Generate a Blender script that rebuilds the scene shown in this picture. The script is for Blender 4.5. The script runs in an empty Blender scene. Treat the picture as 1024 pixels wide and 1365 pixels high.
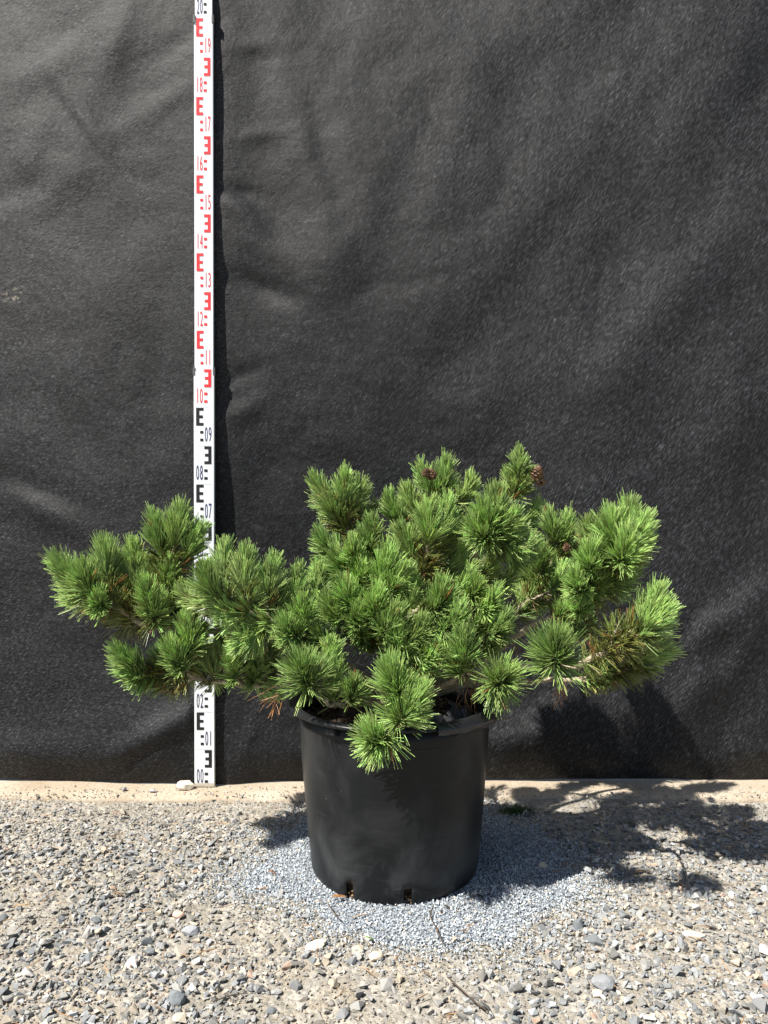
import bpy, bmesh, math, random
import numpy as np
from mathutils import Vector, Matrix, Euler

random.seed(7)
R = np.random.default_rng(11)
scn = bpy.context.scene
COL = scn.collection

# ------------------------------------------------------------------ camera
F_PX, CX, CY = 1060.0, 512.0, 682.5          # focal length and centre of a 1024 x 1365 frame
PITCH, CAM_H = math.radians(1.55), 0.783
cd = bpy.data.cameras.new('camera')
cam = bpy.data.objects.new('camera', cd); COL.objects.link(cam)
cam.location = (0, 0, CAM_H)
cam.rotation_euler = (math.radians(90) - PITCH, 0, 0)
cd.sensor_fit = 'VERTICAL'; cd.sensor_height = 36.0; cd.lens = F_PX / 1365.0 * 36.0
cd.clip_start = 0.01; cd.clip_end = 2000
scn.camera = cam

# ------------------------------------------------------------------ light
SUN_D = Vector((1.75, 1.0, -2.7)).normalized()        # the way the light travels
w = bpy.data.worlds.new('World'); scn.world = w; w.use_nodes = True
nt = w.node_tree
sky = nt.nodes.new('ShaderNodeTexSky'); sky.sky_type = 'NISHITA'; sky.sun_disc = False
sky.sun_elevation = math.asin(-SUN_D.z)
sky.sun_rotation = math.atan2(-SUN_D.x, -SUN_D.y) % (2 * math.pi)
nt.links.new(sky.outputs[0], nt.nodes['Background'].inputs[0])
nt.nodes['Background'].inputs[1].default_value = 0.05
sl = bpy.data.lights.new('sun', 'SUN'); sl.energy = 5.0; sl.angle = math.radians(0.53); sl.color = (1.0, 0.95, 0.87)
so = bpy.data.objects.new('sun', sl); COL.objects.link(so)
so.rotation_euler = SUN_D.to_track_quat('-Z', 'Y').to_euler(); so.location = (-3, -3, 5)
vs = scn.view_settings
vs.view_transform = 'Standard'; vs.look = 'None'; vs.gamma = 1.0; vs.use_curve_mapping = False
vs.exposure = 1.1

# ------------------------------------------------------------------ helpers
def at(px, py, Y):
    """point on the sight line of a photo pixel, at world distance Y"""
    c, s = math.cos(PITCH), math.sin(PITCH)
    a, b = (px - CX) / F_PX, -(py - CY) / F_PX
    d = Vector((a, c + b * s, -s + b * c))
    k = Y / d.y
    return Vector((d.x * k, Y, CAM_H + d.z * k))

def tag(o, label=None, cat=None, group=None, kind=None):
    for k, v in (('label', label), ('category', cat), ('group', group), ('kind', kind)):
        if v: o[k] = v
    return o

def link(name, me, mat=None, parent=None):
    o = bpy.data.objects.new(name, me); COL.objects.link(o)
    if mat is not None and me is not None and not me.materials: me.materials.append(mat)
    if parent: o.parent = parent
    return o

def empty(name, loc=(0, 0, 0)):
    o = bpy.data.objects.new(name, None); COL.objects.link(o); o.location = loc
    o.empty_display_size = 0.05
    return o

def np_mesh(name, V, Fc, cols=None, smooth=False):
    """V (n,3); Fc (m,k) with k = 3 or 4; cols (n,3) point colours"""
    V = np.asarray(V, dtype=np.float32); Fc = np.asarray(Fc, dtype=np.int32)
    me = bpy.data.meshes.new(name)
    k = Fc.shape[1]; m = Fc.shape[0]
    me.vertices.add(len(V)); me.vertices.foreach_set('co', V.ravel())
    me.loops.add(m * k); me.loops.foreach_set('vertex_index', Fc.ravel())
    me.polygons.add(m)
    me.polygons.foreach_set('loop_start', np.arange(0, m * k, k, dtype=np.int32))
    me.polygons.foreach_set('loop_total', np.full(m, k, dtype=np.int32))
    me.polygons.foreach_set('use_smooth', np.full(m, smooth, dtype=bool))
    if cols is not None:
        at_ = me.attributes.new('Col', 'FLOAT_COLOR', 'POINT')
        c4 = np.ones((len(V), 4), dtype=np.float32); c4[:, :3] = cols
        at_.data.foreach_set('color', c4.ravel())
    me.update(calc_edges=True); me.validate()
    return me

def bm_mesh(name, bm, smooth=False):
    me = bpy.data.meshes.new(name)
    bmesh.ops.recalc_face_normals(bm, faces=bm.faces)
    bm.to_mesh(me); bm.free()
    for p in me.polygons: p.use_smooth = smooth
    return me

_tab = R.random((256, 256))
def vnoise(x, y):
    x = np.asarray(x, float); y = np.asarray(y, float)
    xi = np.floor(x).astype(int); yi = np.floor(y).astype(int)
    fx = x - xi; fy = y - yi
    fx = fx * fx * (3 - 2 * fx); fy = fy * fy * (3 - 2 * fy)
    g = lambda i, j: _tab[i % 256, j % 256]
    return (g(xi, yi) * (1 - fx) + g(xi + 1, yi) * fx) * (1 - fy) + (g(xi, yi + 1) * (1 - fx) + g(xi + 1, yi + 1) * fx) * fy
def fbm(x, y, o=4):
    s = 0; a = 0.5; t = 0
    for i in range(o):
        s = s + a * vnoise(x * 2 ** i + 17.3 * i, y * 2 ** i + 5.1 * i); t += a; a *= 0.5
    return s / t

# ------------------------------------------------------------------ materials
def mat_new(name):
    m = bpy.data.materials.new(name); m.use_nodes = True
    n = m.node_tree.nodes; l = m.node_tree.links
    return m, n, l, n['Principled BSDF']

def nd(n, typ, **kw):
    x = n.new(typ)
    for k, v in kw.items():
        if hasattr(x, k): setattr(x, k, v)
    return x

def noise(n, l, vec, scale, detail=4, rough=0.6, dist=0.0):
    t = n.new('ShaderNodeTexNoise')
    t.inputs['Scale'].default_value = scale; t.inputs['Detail'].default_value = detail
    t.inputs['Roughness'].default_value = rough; t.inputs['Distortion'].default_value = dist
    if vec is not None: l.new(vec, t.inputs['Vector'])
    return t

def ramp(n, l, src, stops):
    r = n.new('ShaderNodeValToRGB'); e = r.color_ramp.elements
    while len(e) < len(stops): e.new(0.5)
    for i, (p, c) in enumerate(stops):
        e[i].position = p; e[i].color = (*c, 1) if len(c) == 3 else c
    l.new(src, r.inputs[0]); return r

def mixc(n, l, fac, a, b, mode='MIX'):
    x = n.new('ShaderNodeMix'); x.data_type = 'RGBA'; x.blend_type = mode
    for s, v in ((x.inputs[0], fac), (x.inputs[6], a), (x.inputs[7], b)):
        if hasattr(v, 'links') or hasattr(v, 'is_linked'): l.new(v, s)
        elif isinstance(v, (int, float)): s.default_value = v
        else: s.default_value = (*v, 1)
    return x.outputs[2]

def bump(n, l, h, strength, dist, normal=None):
    b = n.new('ShaderNodeBump'); b.inputs['Strength'].default_value = strength
    b.inputs['Distance'].default_value = dist; l.new(h, b.inputs['Height'])
    if normal: l.new(normal, b.inputs['Normal'])
    return b.outputs[0]

def obj_co(n): return n.new('ShaderNodeTexCoord').outputs['Object']

def simple(name, col, rough=0.5, var=0.15, scale=60, spec=0.5, metallic=0.0, bstr=0.1):
    m, n, l, p = mat_new(name)
    co = obj_co(n); t = noise(n, l, co, scale, 5)
    lo = tuple(c * (1 - var) for c in col); hi = tuple(min(1, c * (1 + var)) for c in col)
    r = ramp(n, l, t.outputs[0], [(0.3, lo), (0.7, hi)])
    l.new(r.outputs[0], p.inputs['Base Color'])
    p.inputs['Roughness'].default_value = rough; p.inputs['Metallic'].default_value = metallic
    p.inputs['Specular IOR Level'].default_value = spec
    if bstr: l.new(bump(n, l, t.outputs[0], bstr, 0.002), p.inputs['Normal'])
    return m

def m_attr(name, rough, spec=0.4, nscale=0, amount=0.25, transl=0.0, bstr=0.0):
    """colour from the mesh's own colour attribute with some grain"""
    m, n, l, p = mat_new(name)
    a = n.new('ShaderNodeAttribute'); a.attribute_name = 'Col'
    c = a.outputs['Color']
    if nscale:
        t = noise(n, l, obj_co(n), nscale, 4)
        r = ramp(n, l, t.outputs[0], [(0.25, (1 - amount,) * 3), (0.75, (1 + amount,) * 3)])
        c = mixc(n, l, 1.0, c, r.outputs[0], 'MULTIPLY')
        if bstr: l.new(bump(n, l, t.outputs[0], bstr, 0.002), p.inputs['Normal'])
    l.new(c, p.inputs['Base Color'])
    p.inputs['Roughness'].default_value = rough; p.inputs['Specular IOR Level'].default_value = spec
    if transl:
        tr = n.new('ShaderNodeBsdfTranslucent'); l.new(c, tr.inputs['Color'])
        mx = n.new('ShaderNodeMixShader'); mx.inputs[0].default_value = transl
        l.new(p.outputs[0], mx.inputs[1]); l.new(tr.outputs[0], mx.inputs[2])
        l.new(mx.outputs[0], n['Material Output'].inputs[0])
    return m

def m_fabric():
    m, n, l, p = mat_new('black_nonwoven_fabric')
    co = obj_co(n)
    # fibre direction drifts across the sheet
    d1 = noise(n, l, co, 0.9, 2)
    def fibres(angle, sx, sz, warp):
        mp = n.new('ShaderNodeMapping'); mp.vector_type = 'TEXTURE'
        wv = n.new('ShaderNodeVectorMath'); wv.operation = 'SCALE'; wv.inputs['Scale'].default_value = warp
        l.new(d1.outputs['Color'], wv.inputs[0])
        ad = n.new('ShaderNodeVectorMath'); ad.operation = 'ADD'; l.new(co, ad.inputs[0]); l.new(wv.outputs[0], ad.inputs[1])
        l.new(ad.outputs[0], mp.inputs['Vector'])
        mp.inputs['Rotation'].default_value = (0, math.radians(angle), 0)
        mp.inputs['Scale'].default_value = (sx, 1, sz)
        return noise(n, l, mp.outputs[0], 1.0, 2, 0.6)
    a = fibres(-56, 0.019, 0.00095, 0.07)
    b = fibres(-28, 0.012, 0.00095, 0.12)
    c = fibres(35, 0.008, 0.0020, 0.2)
    sep = n.new('ShaderNodeSeparateXYZ'); l.new(co, sep.inputs[0])
    mr = n.new('ShaderNodeMapRange'); mr.inputs[1].default_value = -0.9; mr.inputs[2].default_value = 0.35
    l.new(sep.outputs[0], mr.inputs[0])
    ab = mixc(n, l, mr.outputs[0], b.outputs[0], a.outputs[0])
    fib = mixc(n, l, 0.2, ab, c.outputs[0])
    big = noise(n, l, co, 7, 4, 0.6)
    r = ramp(n, l, fib, [(0.40, (0.0022, 0.0024, 0.0028)), (0.53, (0.0072, 0.0077, 0.0092)), (0.65, (0.105, 0.110, 0.125))])
    rb = ramp(n, l, big.outputs[0], [(0.3, (0.72,) * 3), (0.7, (1.25,) * 3)])
    col = mixc(n, l, 1.0, r.outputs[0], rb.outputs[0], 'MULTIPLY')
    ds_ = n.new('ShaderNodeVectorMath'); ds_.operation = 'DISTANCE'; l.new(co, ds_.inputs[0]); ds_.inputs[1].default_value = (-0.972, 2.09, 1.295)
    sc1 = n.new('ShaderNodeMapRange'); sc1.inputs[1].default_value = 0.008; sc1.inputs[2].default_value = 0.042; sc1.inputs[3].default_value = 1; sc1.inputs[4].default_value = 0
    l.new(ds_.outputs['Value'], sc1.inputs[0])
    sc2 = ramp(n, l, noise(n, l, co, 90, 4, .7).outputs[0], [(0.54, (0, 0, 0)), (0.62, (1, 1, 1))])
    sc3 = n.new('ShaderNodeMath'); sc3.operation = 'MULTIPLY'; l.new(sc1.outputs[0], sc3.inputs[0]); l.new(sc2.outputs[0], sc3.inputs[1])
    col = mixc(n, l, sc3.outputs[0], col, (0.30, 0.27, 0.21))
    l.new(col, p.inputs['Base Color'])
    p.inputs['Roughness'].default_value = 0.55; p.inputs['Specular IOR Level'].default_value = 0.24
    p.inputs['Sheen Weight'].default_value = 0.03; p.inputs['Sheen Roughness'].default_value = 0.4
    b1 = bump(n, l, fib, 0.7, 0.0022)
    b2 = bump(n, l, noise(n, l, co, 38, 4).outputs[0], 0.35, 0.006, b1)
    l.new(b2, p.inputs['Normal'])
    return m

def m_ground():
    m, n, l, p = mat_new('sandy_gravel_ground')
    co = obj_co(n)
    big = noise(n, l, co, 3.0, 4); mid = noise(n, l, co, 28, 5); fine = noise(n, l, co, 320, 3)
    base = ramp(n, l, big.outputs[0], [(0.3, (0.22, 0.205, 0.175)), (0.52, (0.255, 0.232, 0.192)), (0.72, (0.285, 0.24, 0.182))])
    grit = ramp(n, l, fine.outputs[0], [(0.3, (0.55, 0.55, 0.56)), (0.5, (1, 1, 1)), (0.72, (1.3, 1.28, 1.22))])
    c = mixc(n, l, 1.0, base.outputs[0], grit.outputs[0], 'MULTIPLY')
    v = n.new('ShaderNodeTexVoronoi'); v.inputs['Scale'].default_value = 95; l.new(co, v.inputs['Vector'])
    vb = n.new('ShaderNodeRGBToBW'); l.new(v.outputs['Color'], vb.inputs[0])
    vc = ramp(n, l, vb.outputs[0], [(0.2, (0.22, 0.22, 0.215)), (0.6, (0.40, 0.38, 0.34)), (0.8, (0.5, 0.46, 0.4))]).outputs[0]
    pt = ramp(n, l, mid.outputs[0], [(0.42, (0, 0, 0)), (0.58, (0.6, 0.6, 0.6))])
    c = mixc(n, l, pt.outputs[0], c, vc)
    l.new(c, p.inputs['Base Color']); p.inputs['Roughness'].default_value = 0.92
    p.inputs['Specular IOR Level'].default_value = 0.2
    b1 = bump(n, l, v.outputs['Distance'], 0.6, -0.006)
    l.new(bump(n, l, fine.outputs[0], 0.7, 0.003, b1), p.inputs['Normal'])
    return m

def m_concrete():
    m, n, l, p = mat_new('weathered_concrete')
    co = obj_co(n)
    a = noise(n, l, co, 5, 5); b = noise(n, l, co, 140, 4)
    r = ramp(n, l, a.outputs[0], [(0.28, (0.30, 0.235, 0.165)), (0.5, (0.38, 0.32, 0.245)), (0.75, (0.43, 0.385, 0.315))])
    g = ramp(n, l, b.outputs[0], [(0.3, (0.75,) * 3), (0.7, (1.15,) * 3)])
    l.new(mixc(n, l, 1.0, r.outputs[0], g.outputs[0], 'MULTIPLY'), p.inputs['Base Color'])
    p.inputs['Roughness'].default_value = 0.9; p.inputs['Specular IOR Level'].default_value = 0.2
    l.new(bump(n, l, b.outputs[0], 0.6, 0.003), p.inputs['Normal'])
    return m

def m_pot():
    m, n, l, p = mat_new('black_pot_plastic')
    co = obj_co(n)
    sep = n.new('ShaderNodeSeparateXYZ'); l.new(co, sep.inputs[0])
    # dry dust and scuffs, strongest near the foot
    big = noise(n, l, co, 9, 5, 0.6, 0.6); fine = noise(n, l, co, 260, 3)
    mp = n.new('ShaderNodeMapping'); mp.inputs['Rotation'].default_value = (0.3, 0.7, 0.4); mp.inputs['Scale'].default_value = (4, 4, 60)
    l.new(co, mp.inputs[0]); scr = noise(n, l, mp.outputs[0], 3, 4, 0.6, 0.3)
    mr = n.new('ShaderNodeMapRange'); mr.inputs[1].default_value = 0.0; mr.inputs[2].default_value = 0.16
    mr.inputs[3].default_value = 1.0; mr.inputs[4].default_value = 0.22; l.new(sep.outputs[2], mr.inputs[0])
    dust = ramp(n, l, big.outputs[0], [(0.42, (0, 0, 0)), (0.72, (1, 1, 1))])
    ds = ramp(n, l, scr.outputs[0], [(0.60, (0, 0, 0)), (0.72, (0.5, 0.5, 0.5))])
    dd = mixc(n, l, 1.0, dust.outputs[0], ds.outputs[0], 'ADD')
    f = n.new('ShaderNodeMath'); f.operation = 'MULTIPLY'; l.new(dd, f.inputs[0]); l.new(mr.outputs[0], f.inputs[1])
    f2 = n.new('ShaderNodeMath'); f2.operation = 'MULTIPLY'; f2.inputs[1].default_value = 0.8; l.new(f.outputs[0], f2.inputs[0])
    c = mixc(n, l, f2.outputs[0], (0.0100, 0.0112, 0.0125), (0.085, 0.089, 0.094))
    # pale specks
    v = n.new('ShaderNodeTexVoronoi'); v.inputs['Scale'].default_value = 60; l.new(co, v.inputs['Vector'])
    sp = ramp(n, l, v.outputs['Distance'], [(0.035, (0.9, 0.9, 0.9)), (0.07, (0, 0, 0))])
    vm = n.new('ShaderNodeMath'); vm.operation = 'GREATER_THAN'; vm.inputs[1].default_value = 0.82
    vs_ = n.new('ShaderNodeSeparateColor'); l.new(v.outputs['Color'], vs_.inputs[0]); l.new(vs_.outputs[0], vm.inputs[0])
    sm = n.new('ShaderNodeMath'); sm.operation = 'MULTIPLY'; l.new(sp.outputs[0], sm.inputs[0]); l.new(vm.outputs[0], sm.inputs[1])
    c = mixc(n, l, sm.outputs[0], c, (0.4, 0.39, 0.37))
    l.new(c, p.inputs['Base Color'])
    rr = n.new('ShaderNodeMapRange'); rr.inputs[3].default_value = 0.34; rr.inputs[4].default_value = 0.65
    l.new(f.outputs[0], rr.inputs[0]); l.new(rr.outputs[0], p.inputs['Roughness'])
    p.inputs['Specular IOR Level'].default_value = 0.20
    l.new(bump(n, l, big.outputs[0], 0.10, 0.004), p.inputs['Normal'])
    return m

M = {}
M['fabric'] = m_fabric(); M['ground'] = m_ground(); M['concrete'] = m_concrete(); M['pot'] = m_pot()
M['stone'] = m_attr('crushed_stone', 0.85, 0.25, 160, 0.22, 0, 0.35)
M['chip'] = m_attr('blue_grey_chippings', 0.7, 0.35)
M['needle'] = m_attr('pine_needle', 0.32, 0.75, 0, 0, 0.20)
M['bark'] = None
def m_bark():
    m, n, l, p = mat_new('grey_brown_bark')
    co = obj_co(n); t = noise(n, l, co, 210, 4, 0.7); b = noise(n, l, co, 24, 3)
    v = n.new('ShaderNodeTexVoronoi'); v.inputs['Scale'].default_value = 260; l.new(co, v.inputs['Vector'])
    r = ramp(n, l, t.outputs[0], [(0.3, (0.14, 0.11, 0.08)), (0.5, (0.36, 0.31, 0.23)), (0.72, (0.52, 0.46, 0.35))])
    g = ramp(n, l, b.outputs[0], [(0.3, (0.7, 0.68, 0.62)), (0.7, (1.15, 1.15, 1.1))])
    l.new(mixc(n, l, 1.0, r.outputs[0], g.outputs[0], 'MULTIPLY'), p.inputs['Base Color'])
    p.inputs['Roughness'].default_value = 0.85; p.inputs['Specular IOR Level'].default_value = 0.25
    l.new(bump(n, l, v.outputs['Distance'], 0.8, 0.002), p.inputs['Normal'])
    return m
M['bark'] = m_bark()
M['bud'] = simple('resinous_bud', (0.36, 0.23, 0.15), 0.6, 0.35, 500)
M['cone'] = simple('brown_cone', (0.16, 0.09, 0.05), 0.7, 0.45, 300)
M['soil'] = simple('dark_potting_soil', (0.035, 0.026, 0.019), 0.95, 0.6, 120, 0.15, 0, 0.8)
M['barkchip'] = m_attr('bark_chip', 0.9, 0.2, 200, 0.3)
M['film'] = simple('black_plastic_film', (0.012, 0.013, 0.015), 0.33, 0.3, 40, 0.5, 0, 0.1)
M['white'] = simple('white_enamel', (0.78, 0.81, 0.84), 0.32, 0.02, 20, 0.4, 0, 0)
M['black_ink'] = simple('black_ink', (0.018, 0.018, 0.02), 0.5, 0.1, 40, 0.3, 0, 0)
M['blue_ink'] = simple('dark_blue_ink', (0.045, 0.045, 0.13), 0.5, 0.1, 40, 0.3, 0, 0)
M['red_ink'] = simple('red_ink', (0.72, 0.045, 0.055), 0.5, 0.06, 40, 0.3, 0, 0)
M['grey_ink'] = simple('grey_ink', (0.42, 0.43, 0.45), 0.5, 0.06, 40, 0.3, 0, 0)
M['pink_ink'] = simple('pale_red_ink', (0.78, 0.5, 0.5), 0.5, 0.06, 40, 0.3, 0, 0)
M['clip'] = simple('grey_clip_plastic', (0.12, 0.125, 0.125), 0.45, 0.2, 90)
M['foot'] = simple('dusty_metal_foot', (0.46, 0.42, 0.35), 0.55, 0.2, 120)
M['alu'] = simple('aluminium_edge', (0.5, 0.5, 0.5), 0.4, 0.1, 90, 0.5, 0.6, 0)
M['litter'] = m_attr('dry_plant_litter', 0.8, 0.3, 300, 0.3)
M['moss'] = simple('green_moss', (0.06, 0.11, 0.025), 0.95, 0.5, 200, 0.1, 0, 0.6)

# ------------------------------------------------------------------ setting: ground
WALL_Y = 2.12
POT = Vector((0.022, 1.645, 0.0))
GROUND_Z = -0.012
def ground_h(x, y):
    x = np.asarray(x, float); y = np.asarray(y, float)
    near = np.clip(1.0 - (np.hypot(x, y - 1.5) - 2.0) / 1.5, 0, 1)
    h = GROUND_Z + near * ((fbm(x * 3.1 + 9, y * 3.1 + 4, 3) - 0.5) * 0.022 + (fbm(x * 14 + 3, y * 14, 3) - 0.5) * 0.008)
    r = np.hypot(x - POT.x - 0.02, y - POT.y)
    return h * np.clip((r - 0.15) / 0.25, 0.15, 1) - 0.004 * (r < 0.2)

fine_x = np.arange(-2.2, 2.2001, 0.025); fine_y = np.arange(0.2, 2.0001, 0.025)
gx = np.concatenate([[-400, -120, -40, -14, -6, -3.2], fine_x, [3.2, 6, 14, 40, 120, 400]])
gy = np.concatenate([[-400, -120, -40, -14, -5, -1.6, -0.4], fine_y, [2.2, 2.6, 4, 10, 30, 100, 400]])
X, Y = np.meshgrid(gx, gy, indexing='ij')
V = np.stack([X, Y, ground_h(X, Y)], -1).reshape(-1, 3)
ni, nj = len(gx), len(gy)
I, J = np.meshgrid(np.arange(ni - 1), np.arange(nj - 1), indexing='ij')
q = (I * nj + J).ravel()
ground = link('ground', np_mesh('ground', V, np.stack([q, q + nj, q + nj + 1, q + 1], -1), None, True), M['ground'])
tag(ground, 'sandy gravel yard ground in front of the fabric wall', kind='structure')

# concrete ledge that the fabric stands on
lx = np.arange(-4, 4.001, 0.02)
prof = [(0, -0.05), (0.0, -0.012), (0.004, -0.004), (0.014, 0.0), (0.05, 0.0), (0.10, 0.0), (0.45, 0.0), (0.45, -0.05)]
V = []
for x in lx:
    e = 2.018 + (fbm(x * 4 + 2, 0.3, 4) - 0.5) * 0.05 + (fbm(x * 22, 8.3, 3) - 0.5) * 0.018
    for k, (yy, zz) in enumerate(prof):
        wob = (float(fbm(x * 9, yy * 30 + 3, 3)) - 0.5) * 0.004 if k in (3, 4, 5) else 0
        V.append((x, (float(e) + yy) if k < 6 else 2.0 + yy, zz + wob - (0.001 if k in (4, 5) else 0)))
npf = len(prof); Fq = []
for i in range(len(lx) - 1):
    for k in range(npf - 1):
        a = i * npf + k; Fq.append((a, a + npf, a + npf + 1, a + 1))
ledge = link('concrete_ledge', np_mesh('concrete_ledge', V, Fq, None, True), M['concrete'])
tag(ledge, 'pale concrete ledge along the foot of the black fabric', kind='structure')

# ------------------------------------------------------------------ black fabric backdrop
STAFF_X, STAFF_Y = -0.474, 2.080
gz_t = np.array([0, .07, .12, .2, .3, .5, .65, .78, .9, .98, 1.02, 1.08, 1.2, 1.4, 1.7, 1.85, 1.95, 2.0, 2.1, 2.7])
gg_t = 0.56 * np.array([.030, .024, .024, .030, .042, .050, .050, .044, .032, .031, .040, .036, .032, .027, .027, .027, .021, .025, .020, .02])
def crease(x, z, x0, z0, ang, L, wd, amp):
    """a soft ridge of length L, half-width wd; amp > 0 swells to the camera"""
    a = math.radians(ang); dx = x - x0; dz = z - z0
    u = dx * math.cos(a) + dz * math.sin(a); v = -dx * math.sin(a) + dz * math.cos(a)
    return amp * np.exp(-(u / L) ** 2 - (v / wd) ** 2)
def wp(px, py):
    p = at(px, py, 2.1); return p.x, p.z
CR = []
def cr(px, py, ang, Lp, wp_, amp):
    x0, z0 = wp(px, py); CR.append((x0, z0, ang, Lp / 505.0, wp_ / 505.0, amp))
# creases read off the sheet, photo pixels and millimetres
for a in [(340, 62, 5, 34, 12, .0025), (330, 78, -4, 34, 10, -.0012), (345, 180, 8, 30, 9, .003), (318, 258, -10, 26, 10, -.005), (325, 285, -38, 45, 16, .007),
          (350, 330, -30, 45, 18, .006), (345, 382, -20, 50, 14, -.007), (322, 500, 20, 30, 10, -.004), (335, 540, 35, 40, 14, .004),
          (395, 120, -78, 150, 30, .008), (430, 200, -72, 160, 22, -.006), (150, 60, 70, 60, 20, .006), (100, 150, -60, 80, 26, .007), (85, 230, 40, 40, 24, .007),
          (60, 90, 30, 60, 24, .005), (105, 175, -55, 60, 10, -.005), (210, 140, 30, 70, 16, .004), (235, 60, 30, 60, 14, -.003), (40, 200, 75, 60, 20, .006), (30, 250, 20, 60, 18, -.004),
          (60, 680, -25, 50, 20, .009), (50, 655, -25, 60, 12, -.004), (225, 970, 28, 60, 22, .016), (190, 1005, 32, 60, 12, -.006),
          (130, 960, 4, 90, 28, .004), (60, 1000, 0, 120, 24, .005), (330, 990, 70, 40, 10, .003),
          (958, 840, 18, 60, 26, .012), (915, 845, 62, 34, 12, -.007), (985, 880, 60, 60, 22, .011), (925, 925, 70, 46, 20, .010), (1000, 800, 30, 60, 20, .006), (960, 1000, 80, 40, 22, -.006),
          (690, 985, 20, 50, 26, .010), (735, 960, 60, 50, 22, .008), (800, 960, 12, 90, 34, .009), (660, 1010, 0, 60, 16, -.004),
          (640, 60, 60, 120, 60, .006), (800, 200, 55, 200, 50, .006), (950, 120, 58, 160, 40, .006), (880, 420, 50, 200, 46, .006), (600, 400, 55, 180, 60, .005), (980, 560, 50, 120, 40, .005),
          (450, 330, 80, 120, 40, .005), (560, 200, 70, 140, 30, -.004), (720, 330, 55, 160, 30, -.004), (130, 420, 85, 120, 40, .005), (210, 480, 80, 140, 24, -.004)]:
    cr(*a)
fx = np.concatenate([np.arange(-4.0, -1.3, 0.05), np.arange(-1.3, 1.3, 0.010), np.arange(1.3, 4.01, 0.05)])
fz = np.concatenate([np.arange(0.0, 0.15, 0.006), np.arange(0.15, 2.2, 0.011), np.arange(2.2, 2.81, 0.04)])
X, Z = np.meshgrid(fx, fz, indexing='ij')
Yf = np.full_like(X, WALL_Y - 0.012)
Yf -= (fbm(X * 1.7 + 5, Z * 1.3 + 2, 3) - 0.5) * 0.042
Yf -= (fbm(X * 7 + 1, Z * 6 + 9, 3) - 0.5) * 0.007
wr = fbm(X * 3 + Z * 2.2 + 30, Z * 3.4 - X * 2.0 + 11, 4)
Yf -= (np.abs(wr - 0.5) * 2) * 0.008
# the sheet rolls inward and tucks under at the foot
roll = np.clip(Z / 0.09, 0, 1)
Yf -= (np.sin(roll * math.pi / 2) - 1) * 0.020 + 0.006 * np.exp(-((Z - 0.09) / 0.06) ** 2)
# by the staff the sheet keeps the gap that the staff's shadow shows
gap = np.interp(Z, gz_t, gg_t)
wgt = np.exp(-np.abs((X - (STAFF_X + 0.025)) / 0.115) ** 2.4)
Yf = Yf * (1 - wgt) + (STAFF_Y + np.maximum(gap, 0.0135 + (Z > 1.12) * -0.001) - (fbm(X * 18, Z * 16, 2) - .5) * 0.002) * wgt
for c in CR: Yf -= crease(X, Z, *c) * 1.5
Yf = np.maximum(Yf, 2.045)
Yf = np.where(np.abs(X - STAFF_X - 0.0045 * Z) < 0.036, np.maximum(Yf, STAFF_Y + 0.0128), Yf)
V = np.stack([X, Yf, Z + 0.0015 + (np.abs(Z) < 1e-6) * (fbm(X * 5, X * 0 + 3, 3) - .4) * 0.008], -1).reshape(-1, 3)
ni, nj = X.shape
I, J = np.meshgrid(np.arange(ni - 1), np.arange(nj - 1), indexing='ij'); q = (I * nj + J).ravel()
fab = link('fabric_backdrop', np_mesh('fabric_backdrop', V, np.stack([q, q + nj, q + nj + 1, q + 1], -1), None, True), M['fabric'])
tag(fab, 'wrinkled black nonwoven fabric sheet hung as a wall behind the pine', 'fabric sheet')
Yfab = Yf
def fab_y(x, z):
    return float(Yfab[np.abs(fx - x).argmin(), np.abs(fz - z).argmin()])

# ------------------------------------------------------------------ gravel
def hull(npts, flat, seed):
    r = np.random.default_rng(seed); bm = bmesh.new()
    p = r.normal(size=(npts, 3)); p /= np.linalg.norm(p, axis=1)[:, None]
    p *= r.uniform(0.72, 1.05, (npts, 1)); p *= np.array([1.0, r.uniform(.6, .9), flat * r.uniform(.75, 1.2)])
    for v in p: bm.verts.new(v)
    res = bmesh.ops.convex_hull(bm, input=bm.verts)
    bmesh.ops.delete(bm, geom=[g for g in res['geom_interior'] if isinstance(g, bmesh.types.BMVert)], context='VERTS')
    bmesh.ops.triangulate(bm, faces=bm.faces); bm.verts.index_update()
    Vv = np.array([v.co[:] for v in bm.verts]); Ff = np.array([[v.index for v in f.verts] for f in bm.faces]); bm.free()
    return Vv, Ff

def rotmats(n, tilt):
    a = R.uniform(0, 2 * math.pi, n); b = R.normal(0, tilt, n); c = R.normal(0, tilt, n)
    ca, sa, cb, sb, cc, sc = np.cos(a), np.sin(a), np.cos(b), np.sin(b), np.cos(c), np.sin(c)
    m = np.zeros((n, 3, 3))
    m[:, 0, 0] = ca * cb; m[:, 0, 1] = ca * sb * sc - sa * cc; m[:, 0, 2] = ca * sb * cc + sa * sc
    m[:, 1, 0] = sa * cb; m[:, 1, 1] = sa * sb * sc + ca * cc; m[:, 1, 2] = sa * sb * cc - ca * sc
    m[:, 2, 0] = -sb; m[:, 2, 1] = cb * sc; m[:, 2, 2] = cb * cc
    return m

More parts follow.
